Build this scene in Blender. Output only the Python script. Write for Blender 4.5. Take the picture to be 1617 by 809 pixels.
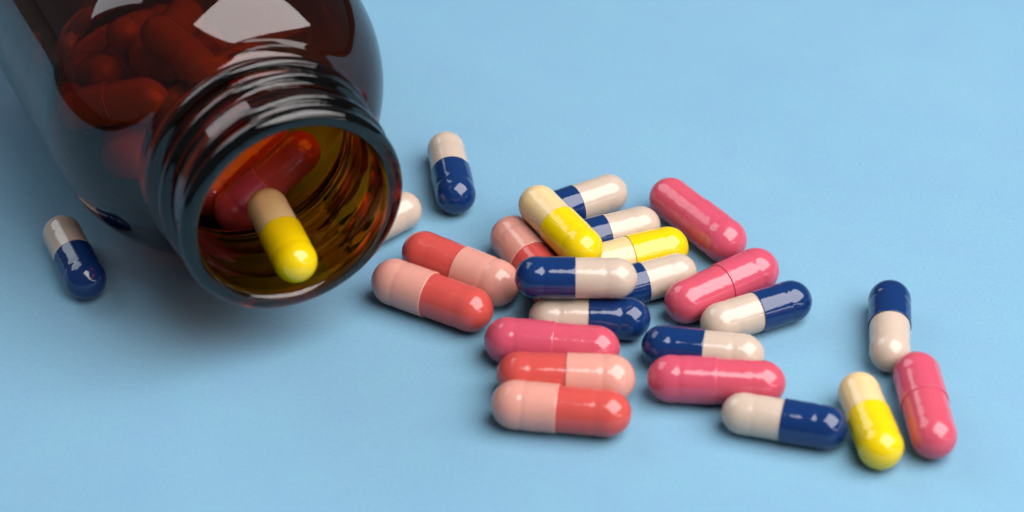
import bpy, bmesh, math, random
from mathutils import Vector, Matrix, noise

random.seed(4)
sc = bpy.context.scene
for o in list(bpy.data.objects):
    bpy.data.objects.remove(o)
MM = 0.001                                   # everything below is measured in millimetres

# ---------------------------------------------------------------- camera
cam_d = bpy.data.cameras.new('camera')
cam = bpy.data.objects.new('camera', cam_d)
sc.collection.objects.link(cam)
PITCH, DIST = math.radians(38.588), 465.716
cam.location = (0, -DIST * math.cos(PITCH) * MM, DIST * math.sin(PITCH) * MM)
cam.rotation_euler = (math.pi / 2 - PITCH, 0, 0)
cam_d.sensor_width = 36
cam_d.lens = 4509.5 / 1617 * 36
cam_d.shift_y = 30.476 / 1617
cam_d.clip_start, cam_d.clip_end = 0.01, 20
cam_d.dof.use_dof = True
cam_d.dof.focus_distance = 0.466
cam_d.dof.aperture_fstop = 15
cam_d.dof.aperture_blades = 9
sc.camera = cam

# ---------------------------------------------------------------- world and lamps
world = bpy.data.worlds.new('World')
sc.world = world
world.use_nodes = True
bg = world.node_tree.nodes['Background']
bg.inputs['Color'].default_value = (0.78, 0.90, 1.0, 1)
bg.inputs['Strength'].default_value = 0.12

def area(name, loc, normal, along, sx, sy, power, color):
    """rectangular lamp at loc facing against normal, its width laid along the given direction"""
    d = bpy.data.lights.new(name, 'AREA')
    d.shape = 'RECTANGLE'
    d.size, d.size_y, d.energy, d.color = sx, sy, power, color
    o = bpy.data.objects.new(name, d)
    sc.collection.objects.link(o)
    z = Vector(normal).normalized()
    x = Vector(along)
    x = (x - z * x.dot(z)).normalized()
    y = z.cross(x)
    m = Matrix((x, y, z)).transposed().to_4x4()
    m.translation = loc
    o.matrix_world = m
    return o

# a large window to the right of the table, with a narrow slanted pane below it, and a second window behind on the left
KEY = Vector((0.50, -0.30, 0.75)).normalized()
KX = Vector((-KEY.y, KEY.x, 0)).normalized()
KY = KEY.cross(KX)
KD = 0.60
WARM = (1.0, 0.955, 0.94)
area('window_lamp', KD * (KEY + 0.10 * KX + 0.11 * KY), KEY, KX, 1.10 * KD, 1.02 * KD, 9.3, WARM)
area('window_pane_lamp', KD * (KEY - 0.12 * KX - 0.78 * KY), KEY, KX * 0.66 - KY * 0.75, 0.76 * KD, 0.12 * KD, 0.5, WARM)
area('far_window_lamp', Vector((-0.60, 0.48, 0.64)) * 1.25, (-0.60, 0.48, 0.64), (0.6, 0.8, 0), 0.78, 0.74, 5.2, (0.88, 0.95, 1.0))

sc.view_settings.view_transform = 'Standard'
sc.view_settings.look = 'None'
sc.view_settings.exposure = 0
sc.view_settings.gamma = 1
sc.view_settings.use_curve_mapping = False
sc.render.engine = 'CYCLES'
sc.cycles.max_bounces = 24
sc.cycles.transmission_bounces = 20
sc.cycles.glossy_bounces = 10
sc.cycles.diffuse_bounces = 6
sc.cycles.caustics_refractive = True
sc.cycles.caustics_reflective = True
sc.cycles.blur_glossy = 0.3
sc.cycles.sample_clamp_indirect = 6
sc.cycles.use_denoising = True

# ---------------------------------------------------------------- materials
def principled(name):
    m = bpy.data.materials.new(name)
    m.use_nodes = True
    nt = m.node_tree
    return m, nt, nt.nodes['Principled BSDF']

def gelatin(name, col, rough=0.13, var=0.06, sss=0.22):
    """glossy gelatin shell: faint mottling and a very fine, uneven relief"""
    m, nt, b = principled(name)
    tc = nt.nodes.new('ShaderNodeTexCoord')
    oi = nt.nodes.new('ShaderNodeObjectInfo')
    add = nt.nodes.new('ShaderNodeVectorMath')
    add.operation = 'ADD'
    nt.links.new(tc.outputs['Object'], add.inputs[0])
    nt.links.new(oi.outputs['Location'], add.inputs[1])
    n1 = nt.nodes.new('ShaderNodeTexNoise')
    n1.inputs['Scale'].default_value = 260
    n1.inputs['Detail'].default_value = 4
    nt.links.new(add.outputs[0], n1.inputs['Vector'])
    mix = nt.nodes.new('ShaderNodeMix')
    mix.data_type = 'RGBA'
    mix.inputs[6].default_value = (*[c * (1 - var) for c in col], 1)
    mix.inputs[7].default_value = (*[min(1, c * (1 + var)) for c in col], 1)
    nt.links.new(n1.outputs['Fac'], mix.inputs[0])
    nt.links.new(mix.outputs[2], b.inputs['Base Color'])
    n2 = nt.nodes.new('ShaderNodeTexNoise')
    n2.inputs['Scale'].default_value = 620
    n2.inputs['Detail'].default_value = 3
    nt.links.new(add.outputs[0], n2.inputs['Vector'])
    bp = nt.nodes.new('ShaderNodeBump')
    bp.inputs['Strength'].default_value = 0.10
    bp.inputs['Distance'].default_value = 0.00025
    nt.links.new(n2.outputs['Fac'], bp.inputs['Height'])
    nt.links.new(bp.outputs[0], b.inputs['Normal'])
    mr = nt.nodes.new('ShaderNodeMapRange')
    mr.inputs['To Min'].default_value = rough * 0.7
    mr.inputs['To Max'].default_value = rough * 1.4
    nt.links.new(n1.outputs['Fac'], mr.inputs['Value'])
    nt.links.new(mr.outputs[0], b.inputs['Roughness'])
    b.inputs['IOR'].default_value = 1.54
    b.inputs['Subsurface Weight'].default_value = sss
    b.inputs['Subsurface Radius'].default_value = (1.0, 0.55, 0.4)
    b.inputs['Subsurface Scale'].default_value = 0.0007
    return m

NAVY = gelatin('navy_gelatin', (0.004, 0.024, 0.105), 0.075, 0.10, 0.0)
CREAM = gelatin('cream_gelatin', (0.475, 0.378, 0.305), 0.13)
BUTTER = gelatin('butter_gelatin', (0.62, 0.465, 0.235), 0.12)
YELLOW = gelatin('yellow_gelatin', (0.66, 0.475, 0.002), 0.11)
CORAL = gelatin('coral_gelatin', (0.50, 0.068, 0.058), 0.125)
PALE = gelatin('pale_pink_gelatin', (0.58, 0.268, 0.215), 0.12)
PINK = gelatin('pink_gelatin', (0.49, 0.068, 0.115), 0.115)
PINK2 = gelatin('pink_gelatin_body', (0.50, 0.070, 0.110), 0.115)

def amber_glass():
    m = bpy.data.materials.new('amber_glass')
    m.use_nodes = True
    nt = m.node_tree
    nt.nodes.clear()
    out = nt.nodes.new('ShaderNodeOutputMaterial')
    g = nt.nodes.new('ShaderNodeBsdfGlass')
    g.inputs['IOR'].default_value = 1.52
    g.inputs['Roughness'].default_value = 0.0
    tc = nt.nodes.new('ShaderNodeTexCoord')
    n = nt.nodes.new('ShaderNodeTexNoise')
    n.inputs['Scale'].default_value = 70
    n.inputs['Detail'].default_value = 2
    nt.links.new(tc.outputs['Object'], n.inputs['Vector'])
    bp = nt.nodes.new('ShaderNodeBump')
    bp.inputs['Strength'].default_value = 0.05
    bp.inputs['Distance'].default_value = 0.0004
    nt.links.new(n.outputs['Fac'], bp.inputs['Height'])
    nt.links.new(bp.outputs[0], g.inputs['Normal'])
    nt.links.new(g.outputs[0], out.inputs['Surface'])
    v = nt.nodes.new('ShaderNodeVolumeAbsorption')
    v.inputs['Color'].default_value = (0.825, 0.618, 0.0, 1)
    v.inputs['Density'].default_value = 2700
    nt.links.new(v.outputs[0], out.inputs['Volume'])
    return m

GLASS = amber_glass()

def paper_material():
    m, nt, b = principled('blue_paper')
    tc = nt.nodes.new('ShaderNodeTexCoord')
    n1 = nt.nodes.new('ShaderNodeTexNoise')          # cloudy dye
    n1.inputs['Scale'].default_value = 28
    n1.inputs['Detail'].default_value = 6
    nt.links.new(tc.outputs['Object'], n1.inputs['Vector'])
    n2 = nt.nodes.new('ShaderNodeTexNoise')          # fibres
    n2.inputs['Scale'].default_value = 1700
    n2.inputs['Detail'].default_value = 5
    n2.inputs['Roughness'].default_value = 0.7
    nt.links.new(tc.outputs['Object'], n2.inputs['Vector'])
    av = nt.nodes.new('ShaderNodeMath')
    av.operation = 'MULTIPLY_ADD'
    av.inputs[1].default_value = 0.75
    nt.links.new(n2.outputs['Fac'], av.inputs[0])
    ml = nt.nodes.new('ShaderNodeMath')
    ml.operation = 'MULTIPLY'
    ml.inputs[1].default_value = 0.25
    nt.links.new(n1.outputs['Fac'], ml.inputs[0])
    nt.links.new(ml.outputs[0], av.inputs[2])
    cr = nt.nodes.new('ShaderNodeValToRGB')
    cr.color_ramp.elements[0].position = 0.25
    cr.color_ramp.elements[0].color = (0.128, 0.282, 0.415, 1)
    cr.color_ramp.elements[1].position = 0.75
    cr.color_ramp.elements[1].color = (0.182, 0.344, 0.462, 1)
    nt.links.new(av.outputs[0], cr.inputs[0])
    n3 = nt.nodes.new('ShaderNodeTexNoise')          # faint drift between a greener and a more violet blue
    n3.inputs['Scale'].default_value = 95
    n3.inputs['Detail'].default_value = 5
    n3.inputs['Roughness'].default_value = 0.65
    nt.links.new(tc.outputs['Object'], n3.inputs['Vector'])
    hr = nt.nodes.new('ShaderNodeMapRange')
    hr.inputs['From Min'].default_value = 0.3
    hr.inputs['From Max'].default_value = 0.7
    hr.inputs['To Min'].default_value = 0.494
    hr.inputs['To Max'].default_value = 0.506
    nt.links.new(n3.outputs['Fac'], hr.inputs['Value'])
    hs = nt.nodes.new('ShaderNodeHueSaturation')
    nt.links.new(hr.outputs[0], hs.inputs['Hue'])
    nt.links.new(cr.outputs[0], hs.inputs['Color'])
    nt.links.new(hs.outputs[0], b.inputs['Base Color'])
    b.inputs['Roughness'].default_value = 0.75
    b.inputs['Specular IOR Level'].default_value = 0.25
    bp = nt.nodes.new('ShaderNodeBump')
    bp.inputs['Strength'].default_value = 0.25
    bp.inputs['Distance'].default_value = 0.0001
    nt.links.new(n2.outputs['Fac'], bp.inputs['Height'])
    nt.links.new(bp.outputs[0], b.inputs['Normal'])
    return m

def table_material():
    m, nt, b = principled('dark_table')
    tc = nt.nodes.new('ShaderNodeTexCoord')
    n1 = nt.nodes.new('ShaderNodeTexNoise')
    n1.inputs['Scale'].default_value = 14
    n1.inputs['Detail'].default_value = 5
    nt.links.new(tc.outputs['Object'], n1.inputs['Vector'])
    cr = nt.nodes.new('ShaderNodeValToRGB')
    cr.color_ramp.elements[0].color = (0.010, 0.008, 0.007, 1)
    cr.color_ramp.elements[1].color = (0.022, 0.017, 0.014, 1)
    nt.links.new(n1.outputs['Fac'], cr.inputs[0])
    nt.links.new(cr.outputs[0], b.inputs['Base Color'])
    b.inputs['Roughness'].default_value = 0.6
    return m

# ---------------------------------------------------------------- mesh helpers
def link_mesh(name, verts, faces, mat, parent=None, smooth=True):
    me = bpy.data.meshes.new(name)
    me.from_pydata([tuple(c * MM for c in v) for v in verts], [], faces)
    bm = bmesh.new()
    bm.from_mesh(me)
    bmesh.ops.recalc_face_normals(bm, faces=bm.faces)
    bm.to_mesh(me)
    bm.free()
    me.materials.append(mat)
    if smooth:
        for p in me.polygons:
            p.use_smooth = True
    o = bpy.data.objects.new(name, me)
    sc.collection.objects.link(o)
    o.parent = parent
    return o

def lathe_x(profile, seg, warp=None, loop=False):
    """profile of (x, r) turned about x; r == 0 ends become poles. loop joins the last ring to the first."""
    V, F, rings = [], [], []
    for x, r in profile:
        if r <= 1e-6:
            rings.append([len(V)])
            V.append((x, 0, 0))
            continue
        ids = []
        for i in range(seg):
            a = 2 * math.pi * i / seg
            rr = r + (warp(x, r, a) if warp else 0)
            ids.append(len(V))
            V.append((x, rr * math.cos(a), rr * math.sin(a)))
        rings.append(ids)
    pairs = list(zip(rings, rings[1:]))
    if loop:
        pairs.append((rings[-1], rings[0]))
    for A, B in pairs:
        if len(A) == 1 and len(B) == 1:
            continue
        for i in range(seg):
            j = (i + 1) % seg
            if len(A) == 1:
                F.append((A[0], B[i], B[j]))
            elif len(B) == 1:
                F.append((A[i], B[0], A[j]))
            else:
                F.append((A[i], B[i], B[j], A[j]))
    return V, F

# ---------------------------------------------------------------- setting
def sheet(name, x0, x1, y0, y1, z0, z1, mat, bev=0.0):
    bm = bmesh.new()
    bmesh.ops.create_cube(bm, size=1)
    for v in bm.verts:
        v.co = Vector(((x0 + x1) / 2 + v.co.x * (x1 - x0), (y0 + y1) / 2 + v.co.y * (y1 - y0),
                       (z0 + z1) / 2 + v.co.z * (z1 - z0))) * MM
    me = bpy.data.meshes.new(name)
    bm.to_mesh(me)
    bm.free()
    me.materials.append(mat)
    o = bpy.data.objects.new(name, me)
    sc.collection.objects.link(o)
    o['kind'] = 'structure'
    return o

sheet('tabletop', -900, 900, -900, 900, -40, -0.3, table_material())
sheet('blue_paper', -228, 340, -330, 242, -0.3, 0, paper_material())

# ---------------------------------------------------------------- capsules
KIND = {  # radius, distance between the dome centres, share of the cap, cap material, body material
    'S': (3.78, 14.0, 0.490, PALE, CORAL),
    'P': (3.68, 14.0, 0.505, PINK, PINK2),
    'R': (3.68, 14.0, 0.505, PINK, CORAL),  # all pink capsule; its coral body paints in the light coming through amber glass
    'N': (3.36, 12.6, 0.505, NAVY, CREAM),
    'Y': (3.44, 12.4, 0.535, YELLOW, BUTTER),
}
SEG = 56

def capsule(kind, a, b, label, group, index):
    """two-piece hard capsule: the wider cap slides over the narrower body; a is the cap's dome centre"""
    R, L, share, capmat, bodymat = KIND[kind]
    rc, rb = R * 1.014, R * 0.964
    a, b = Vector(a), Vector(b)
    d = (a - b).normalized()
    mid = (a + b) / 2
    root = bpy.data.objects.new('capsule', None)
    root.empty_display_size = 0.004
    sc.collection.objects.link(root)
    q = Vector((1, 0, 0)).rotation_difference(d)
    rnd = random.Random(index * 7 + 3)
    share += rnd.uniform(-0.012, 0.012)
    roll = Matrix.Rotation(rnd.uniform(0, 6.28), 4, 'X')
    root.matrix_world = Matrix.Translation(mid * MM) @ q.to_matrix().to_4x4() @ roll
    root['label'], root['category'], root['group'] = label, 'capsule', group
    off = Vector((rnd.uniform(0, 50), rnd.uniform(0, 50), rnd.uniform(0, 50)))
    dents = [(rnd.uniform(-L / 2, L / 2), rnd.uniform(0, 6.28), rnd.uniform(0.015, 0.05), rnd.uniform(0.9, 1.6)) for _ in range(3)]

    def warp(x, r, ang):
        p = Vector((x, r * math.cos(ang), r * math.sin(ang)))
        w = 0.030 * noise.noise(p * 0.34 + off) + 0.016 * noise.noise(p * 1.1 + off)
        for dx, da, dep, wid in dents:
            dd = (x - dx) ** 2 + (R * math.atan2(math.sin(ang - da), math.cos(ang - da))) ** 2
            w -= dep * math.exp(-dd / wid ** 2)
        return w * min(1, r / R * 1.3)

    end = L / 2 + R
    seam = end - share * 2 * end
    def groove(x, c, w, dep):
        return -dep * math.exp(-((x - c) / w) ** 2)
    ring_c = L / 2 - 1.25
    # cap: dome at +x, ends in a thin rolled edge at the seam
    prof = [(L / 2 + R, 0)]
    for i in range(1, 15):
        t = math.pi / 2 * i / 14
        prof.append((L / 2 + R * math.cos(t), rc * math.sin(t)))
    n = 30
    x0, x1 = L / 2, seam + 0.10
    for i in range(1, n + 1):
        x = x0 + (x1 - x0) * i / n
        prof.append((x, rc + groove(x, ring_c, 0.45, 0.07)))
    prof += [(seam + 0.03, rc - 0.012), (seam, rc - 0.05), (seam + 0.01, rb - 0.05), (seam + 1.0, rb - 0.06)]
    cv, cf = lathe_x(prof, SEG, warp)
    link_mesh('cap', cv, cf, capmat, root)
    # body: dome at -x, its neck tucked into the cap
    prof = [(-L / 2 - R, 0)]
    for i in range(1, 15):
        t = math.pi / 2 * i / 14
        prof.append((-L / 2 - R * math.cos(t), rb * math.sin(t)))
    x0, x1 = -L / 2, seam + 0.8
    bd = 0.05 if kind in 'SN' else 0.02
    for i in range(1, n + 1):
        x = x0 + (x1 - x0) * i / n
        prof.append((x, rb + groove(x, -L / 2 + 1.6, 0.5, bd)))
    bv, bf = lathe_x(prof, SEG, warp)
    link_mesh('body', bv, bf, bodymat, root)
    return root

SPILLED = [
    ('S', (-18.84, -6.52, 3.78), (-6.62, -13.34, 3.78), 'coral and pale pink capsule in front of bottle mouth, its pale half toward the bottle'),
    ('S', (-2.51, -6.68, 3.78), (-14.22, 0.99, 3.78), 'coral and pale pink capsule near the bottle mouth, its coral end toward the bottle'),
    ('S', (0.22, 4.99, 3.78), (6.27, -7.64, 3.78), 'pale pink and coral capsule half buried under the yellow topped capsule'),
    ('S', (15.25, -30.30, 3.78), (1.28, -29.34, 3.78), "coral and pale pink capsule, pale half right, second from front at the pile's edge"),
    ('S', (0.52, -36.34, 3.78), (14.38, -38.31, 3.78), 'coral and pale pink capsule with pale half left, frontmost of the pile'),
    ('P', (34.73, 4.55, 3.68), (26.43, 15.83, 3.68), 'all pink capsule at the back right of the pile, slanting down to the right'),
    ('P', (39.41, -3.38, 3.68), (27.84, -11.27, 3.68), 'all pink capsule slanting up right, a dark seam around its middle'),
    ('P', (-0.71, -21.05, 3.68), (13.18, -22.82, 3.68), 'all pink capsule at the left front of the pile, behind two coral ones'),
    ('P', (24.46, -30.15, 3.68), (38.42, -31.17, 3.68), 'all pink capsule lying crosswise at the right front of the pile'),
    ('P', (62.49, -29.29, 3.68), (63.41, -43.26, 3.68), 'all pink capsule standing apart at the far right, beside the yellow capsule'),
    ('N', (-68.66, -5.14, 3.36), (-73.73, 6.39, 3.36), 'navy and cream capsule lying alone in shade left of the amber bottle'),
    ('N', (-9.44, 17.41, 3.36), (-11.23, 29.89, 3.36), 'navy and cream capsule lying alone behind the bottle mouth, cream end to the back'),
    ('N', (-27.77, 4.74, 3.36), (-18.23, 12.97, 3.36), 'cream capsule end peeking out from behind the rim of the amber bottle'),
    ('N', (5.07, 11.54, 3.36), (16.04, 17.73, 3.36), 'navy and cream capsule at the very back of the pile, cream end pointing up right'),
    ('N', (9.45, 4.18, 3.36), (21.14, 8.88, 3.36), 'navy and cream capsule just behind the flat yellow one, cream end right'),
    ('N', (3.76, -12.85, 9.78), (16.36, -12.98, 9.78), 'navy and cream capsule lying on top of the pile, navy half left'),
    ('N', (14.95, -8.55, 3.36), (26.56, -3.66, 3.36), 'navy and cream capsule partly under the top one, cream end toward the slanted pink capsule'),
    ('N', (44.45, -10.89, 3.36), (33.01, -16.18, 3.36), 'navy and cream capsule alongside slanted pink one, navy end pointing up right'),
    ('N', (18.57, -15.32, 3.36), (5.98, -14.93, 3.36), 'cream and navy capsule under the top one, cream half left, behind the pink capsule'),
    ('N', (23.55, -22.08, 3.36), (36.00, -24.01, 3.36), 'navy and cream capsule lying directly behind the crosswise pink one, navy half left'),
    ('N', (47.35, -41.03, 3.36), (35.14, -37.93, 3.36), 'cream and navy capsule at the lower right, navy end pointing at the yellow capsule'),
    ('N', (60.21, -10.74, 3.36), (58.94, -23.28, 3.36), 'navy and cream capsule at far right, its navy end to the back'),
    ('Y', (11.13, -4.18, 8.88), (4.40, 6.21, 9.62), 'yellow and cream capsule leaning across the top of the pile, cream end up left'),
    ('Y', (25.38, 3.02, 3.36), (13.75, -1.27, 3.36), 'cream and yellow capsule lying flat inside the pile, yellow end right'),
    ('Y', (55.24, -45.48, 3.36), (53.24, -33.24, 3.36), 'yellow and cream capsule at lower right, yellow end nearest the viewer'),
]
INSIDE = [
    ('Y', (-33.62, -16.47, 16.00), (-38.50, -5.17, 17.50), 'yellow and cream capsule lying in the bottle mouth, yellow end at the rim'),
    ('R', (-44.81, 5.22, 9.45), (-34.49, 9.14, 18.05), 'glossy pink capsule just inside the bottle mouth, amber light painted into its coral half, leaning behind the yellow one'),
    ('P', (-49.57, 11.84, 7.65), (-40.87, 21.98, 11.85), 'dark red capsule inside the bottle mouth, mostly hidden behind the reddened pink one'),
    ('S', (-62.99, 9.11, 17.00), (-64.45, 22.81, 14.50), "pale end of a capsule showing through the glass at the bottle's left shoulder"),
    ('Y', (-52.88, 52.80, 9.52), (-59.84, 42.93, 12.34), 'dim capsule buried deep under the others heaped inside the amber bottle'),
    ('S', (-68.23, 30.50, 8.90), (-74.09, 22.10, 18.45), 'capsule inside the bottle half lost in the blue reflection on the left wall'),
    ('Y', (-47.73, 19.22, 25.50), (-58.25, 27.89, 28.73), 'dark orange capsule inside the bottle, just left of the large window reflection'),
    ('Y', (-77.61, 39.80, 11.89), (-69.02, 32.61, 17.21), 'rounded capsule end at the left of the heap inside the bottle, above the crosswise one'),
    ('S', (-58.39, 31.73, 6.01), (-51.23, 43.53, 8.34), 'dim capsule buried deep under the others heaped inside the amber bottle'),
    ('Y', (-70.79, 37.18, 8.15), (-67.71, 48.94, 5.71), 'dim capsule buried deep under the others heaped inside the amber bottle'),
    ('P', (-59.15, 55.39, 7.25), (-73.09, 56.34, 6.35), 'dim capsule buried deep under the others heaped inside the amber bottle'),
    ('Y', (-72.32, 15.39, 21.58), (-58.77, 15.12, 25.09), 'dim orange capsule lying crosswise at the front of the heap inside the bottle'),
    ('Y', (-59.12, 11.13, 8.69), (-51.30, 17.58, 18.34), 'capsule inside the bottle mostly hidden behind the left side of the threaded neck'),
    ('S', (-49.36, 25.29, 19.85), (-49.68, 22.60, 6.11), 'capsule inside the bottle hidden behind the top of the threaded neck'),
    ('Y', (-60.97, 47.81, 5.73), (-64.29, 35.87, 6.14), 'dim capsule buried deep under the others heaped inside the amber bottle'),
    ('Y', (-65.37, 37.46, 21.87), (-60.55, 47.99, 17.43), 'capsule at the top of the bottle heap, just below the small window reflection'),
    ('Y', (-60.77, 29.99, 21.85), (-55.22, 42.83, 22.58), 'capsule inside the bottle showing between the two window reflections'),
    ('P', (-60.90, 29.83, 12.83), (-67.31, 42.23, 13.91), 'dim capsule buried deep under the others heaped inside the amber bottle'),
    ('Y', (-50.66, 29.88, 6.05), (-52.14, 31.81, 18.21), 'dim capsule buried deep under the others heaped inside the amber bottle'),
    ('Y', (-56.39, 37.11, 14.76), (-44.16, 43.74, 16.37), 'capsule inside the bottle lying under the large window reflection'),
    ('Y', (-78.28, 49.26, 9.74), (-65.14, 52.12, 13.63), 'capsule inside the bottle nearest the upper left corner of the picture'),
    ('Y', (-57.40, 24.28, 6.18), (-56.63, 22.50, 20.04), 'capsule standing inside the bottle, next to the upper left thread of the neck'),
]

for i, (k, a, b, lab) in enumerate(SPILLED):
    capsule(k, a, b, lab, 'capsules spilled on the blue paper', i)
for i, (k, a, b, lab) in enumerate(INSIDE):
    capsule(k, a, b, lab, 'capsules inside the amber bottle', 100 + i)

# ---------------------------------------------------------------- amber bottle
MOUTH = Vector((-32.83, -20.16, 27.88))
TH = math.radians(24.74)
RB, WALL = 27.88, 2.1
bottle = bpy.data.objects.new('pill_bottle', None)
bottle.empty_display_size = 0.03
sc.collection.objects.link(bottle)
# local +x runs from the rim into the bottle
bottle.matrix_world = Matrix.Translation(MOUTH * MM) @ Matrix.Rotation(math.pi / 2 + TH, 4, 'Z')
bottle['label'] = 'amber brown glass pill bottle lying on its side, open threaded mouth facing front right'
bottle['category'] = 'bottle'

NECK_END = 17.2
R_IN, R_NECK = 15.2, 17.1

def bump1(x, c, w):
    return math.exp(-((x - c) / w) ** 4)

def thread(x, a):
    """helical screw thread, a good turn and a half, tapering in and out"""
    pitch, start, turns = 6.2, 3.1, 1.7
    h = 0
    for n in range(-1, 4):
        turn = n + a / (2 * math.pi)
        if turn < 0 or turn > turns:
            continue
        fade = min(1, turn / 0.12, (turns - turn) / 0.12)
        c = start + pitch * turn
        h = max(h, 1.3 * max(0, fade) * bump1(x, c, 0.95))
    return h

# neck: rim, screw thread and transfer bead, closed around its own wall
outer = []
for i in range(0, 9):                              # rounded rim, inside to outside
    t = math.pi * i / 8
    outer.append((1.25 - 1.25 * math.sin(t), (R_IN + 1.15) - 1.15 * math.cos(t) if i < 5 else R_IN + 1.15 - 1.75 * math.cos(t)))
rim_r = outer[-1][1]
outer += [(1.8, rim_r), (2.2, rim_r - 0.12), (2.5, rim_r - 0.5), (2.75, R_NECK)]
n = 150
for i in range(n + 1):
    x = 2.9 + (NECK_END - 0.5 - 2.9) * i / n
    bead = 1.75 * bump1(x, 14.5, 1.05)
    outer.append((x, R_NECK + bead))
outer += [(NECK_END - 0.1, R_NECK), (NECK_END, R_NECK - 0.1), (NECK_END, R_IN + 0.1)]
n = 24
for i in range(n + 1):
    x = NECK_END - 0.1 - (NECK_END - 0.1 - 1.6) * i / n
    outer.append((x, R_IN + 0.10 * math.sin(x * 1.1)))
def neck_warp(x, r, a):
    w = 0.025 * noise.noise(Vector((x * 0.10, 3 * math.cos(a), 3 * math.sin(a))))
    if r > R_NECK - 0.3 and 2.6 < x < NECK_END - 0.3:
        w += max(0, thread(x, a) - max(0, r - R_NECK))
    elif r < R_IN + 0.6 and x > 2.5:                # the mould leaves soft waves inside the thread
        w -= 0.10 * noise.noise(Vector((x * 0.9, 2.2 * math.cos(a), 2.2 * math.sin(a)))) + 0.12 * thread(x, a)
    return w
v, f = lathe_x(outer, 224, neck_warp, loop=True)
neck = link_mesh('neck', v, f, GLASS, bottle)
neck['label'] = 'threaded glass neck and rim'

# body: shoulder, straight wall and base, closed around its own wall
T0, LSH, EX, LEN = 18.6, 17.76, 1.14, 98.0
out_p = [(NECK_END + 0.02, R_NECK), (NECK_END + 0.35, R_NECK + 0.02), (NECK_END + 0.75, R_NECK + 0.15), (NECK_END + 1.1, R_NECK + 0.5)]
for i in range(3, 31):
    a = math.pi / 2 * i / 30
    out_p.append((T0 + LSH * (1 - math.cos(a) ** EX), 17.5 + (RB - 17.5) * math.sin(a) ** EX))
for i in range(1, 13):
    out_p.append((T0 + LSH + (LEN - 6 - T0 - LSH) * i / 12, RB))
for i in range(1, 9):
    a = math.pi / 2 * i / 8
    out_p.append((LEN - 6 + 6 * math.sin(a), RB - 6 + 6 * math.cos(a)))
out_p += [(LEN, 18), (LEN - 1.2, 14), (LEN - 1.6, 0)]
in_p = [(LEN - 4.2, 0), (LEN - 4.0, 14)]
for i in range(0, 9):
    a = math.pi / 2 * (1 - i / 8)
    in_p.append((LEN - 7.5 + 4.5 * math.sin(a), RB - WALL - 4.5 + 4.5 * math.cos(a)))
for i in range(1, 13):
    in_p.append((LEN - 7.5 + (T0 + LSH - LEN + 7.5) * i / 12, RB - WALL))
RI = RB - WALL
for i in range(29, 2, -1):
    a = math.pi / 2 * i / 30
    in_p.append((T0 + 1.4 + (LSH - 1.4) * (1 - math.cos(a) ** EX), R_IN + 0.3 + (RI - R_IN - 0.3) * math.sin(a) ** EX))
in_p += [(NECK_END + 1.9, R_IN + 0.4), (NECK_END + 1.0, R_IN + 0.1), (NECK_END + 0.02, R_IN)]
def body_warp(x, r, a):
    p = Vector((x * 0.03, 1.3 * math.cos(a), 1.3 * math.sin(a)))
    s = min(1, max(0, (x - NECK_END - 1) / 8))
    inner = 0.48 if (r < RB - 1 and x > 36) else 0.0
    return s * (0.10 * noise.noise(p) + inner * noise.noise(p * 3.4 + Vector((7, 3, 1))))
v, f = lathe_x(out_p + in_p, 144, body_warp, loop=True)
body = link_mesh('body', v, f, GLASS, bottle)
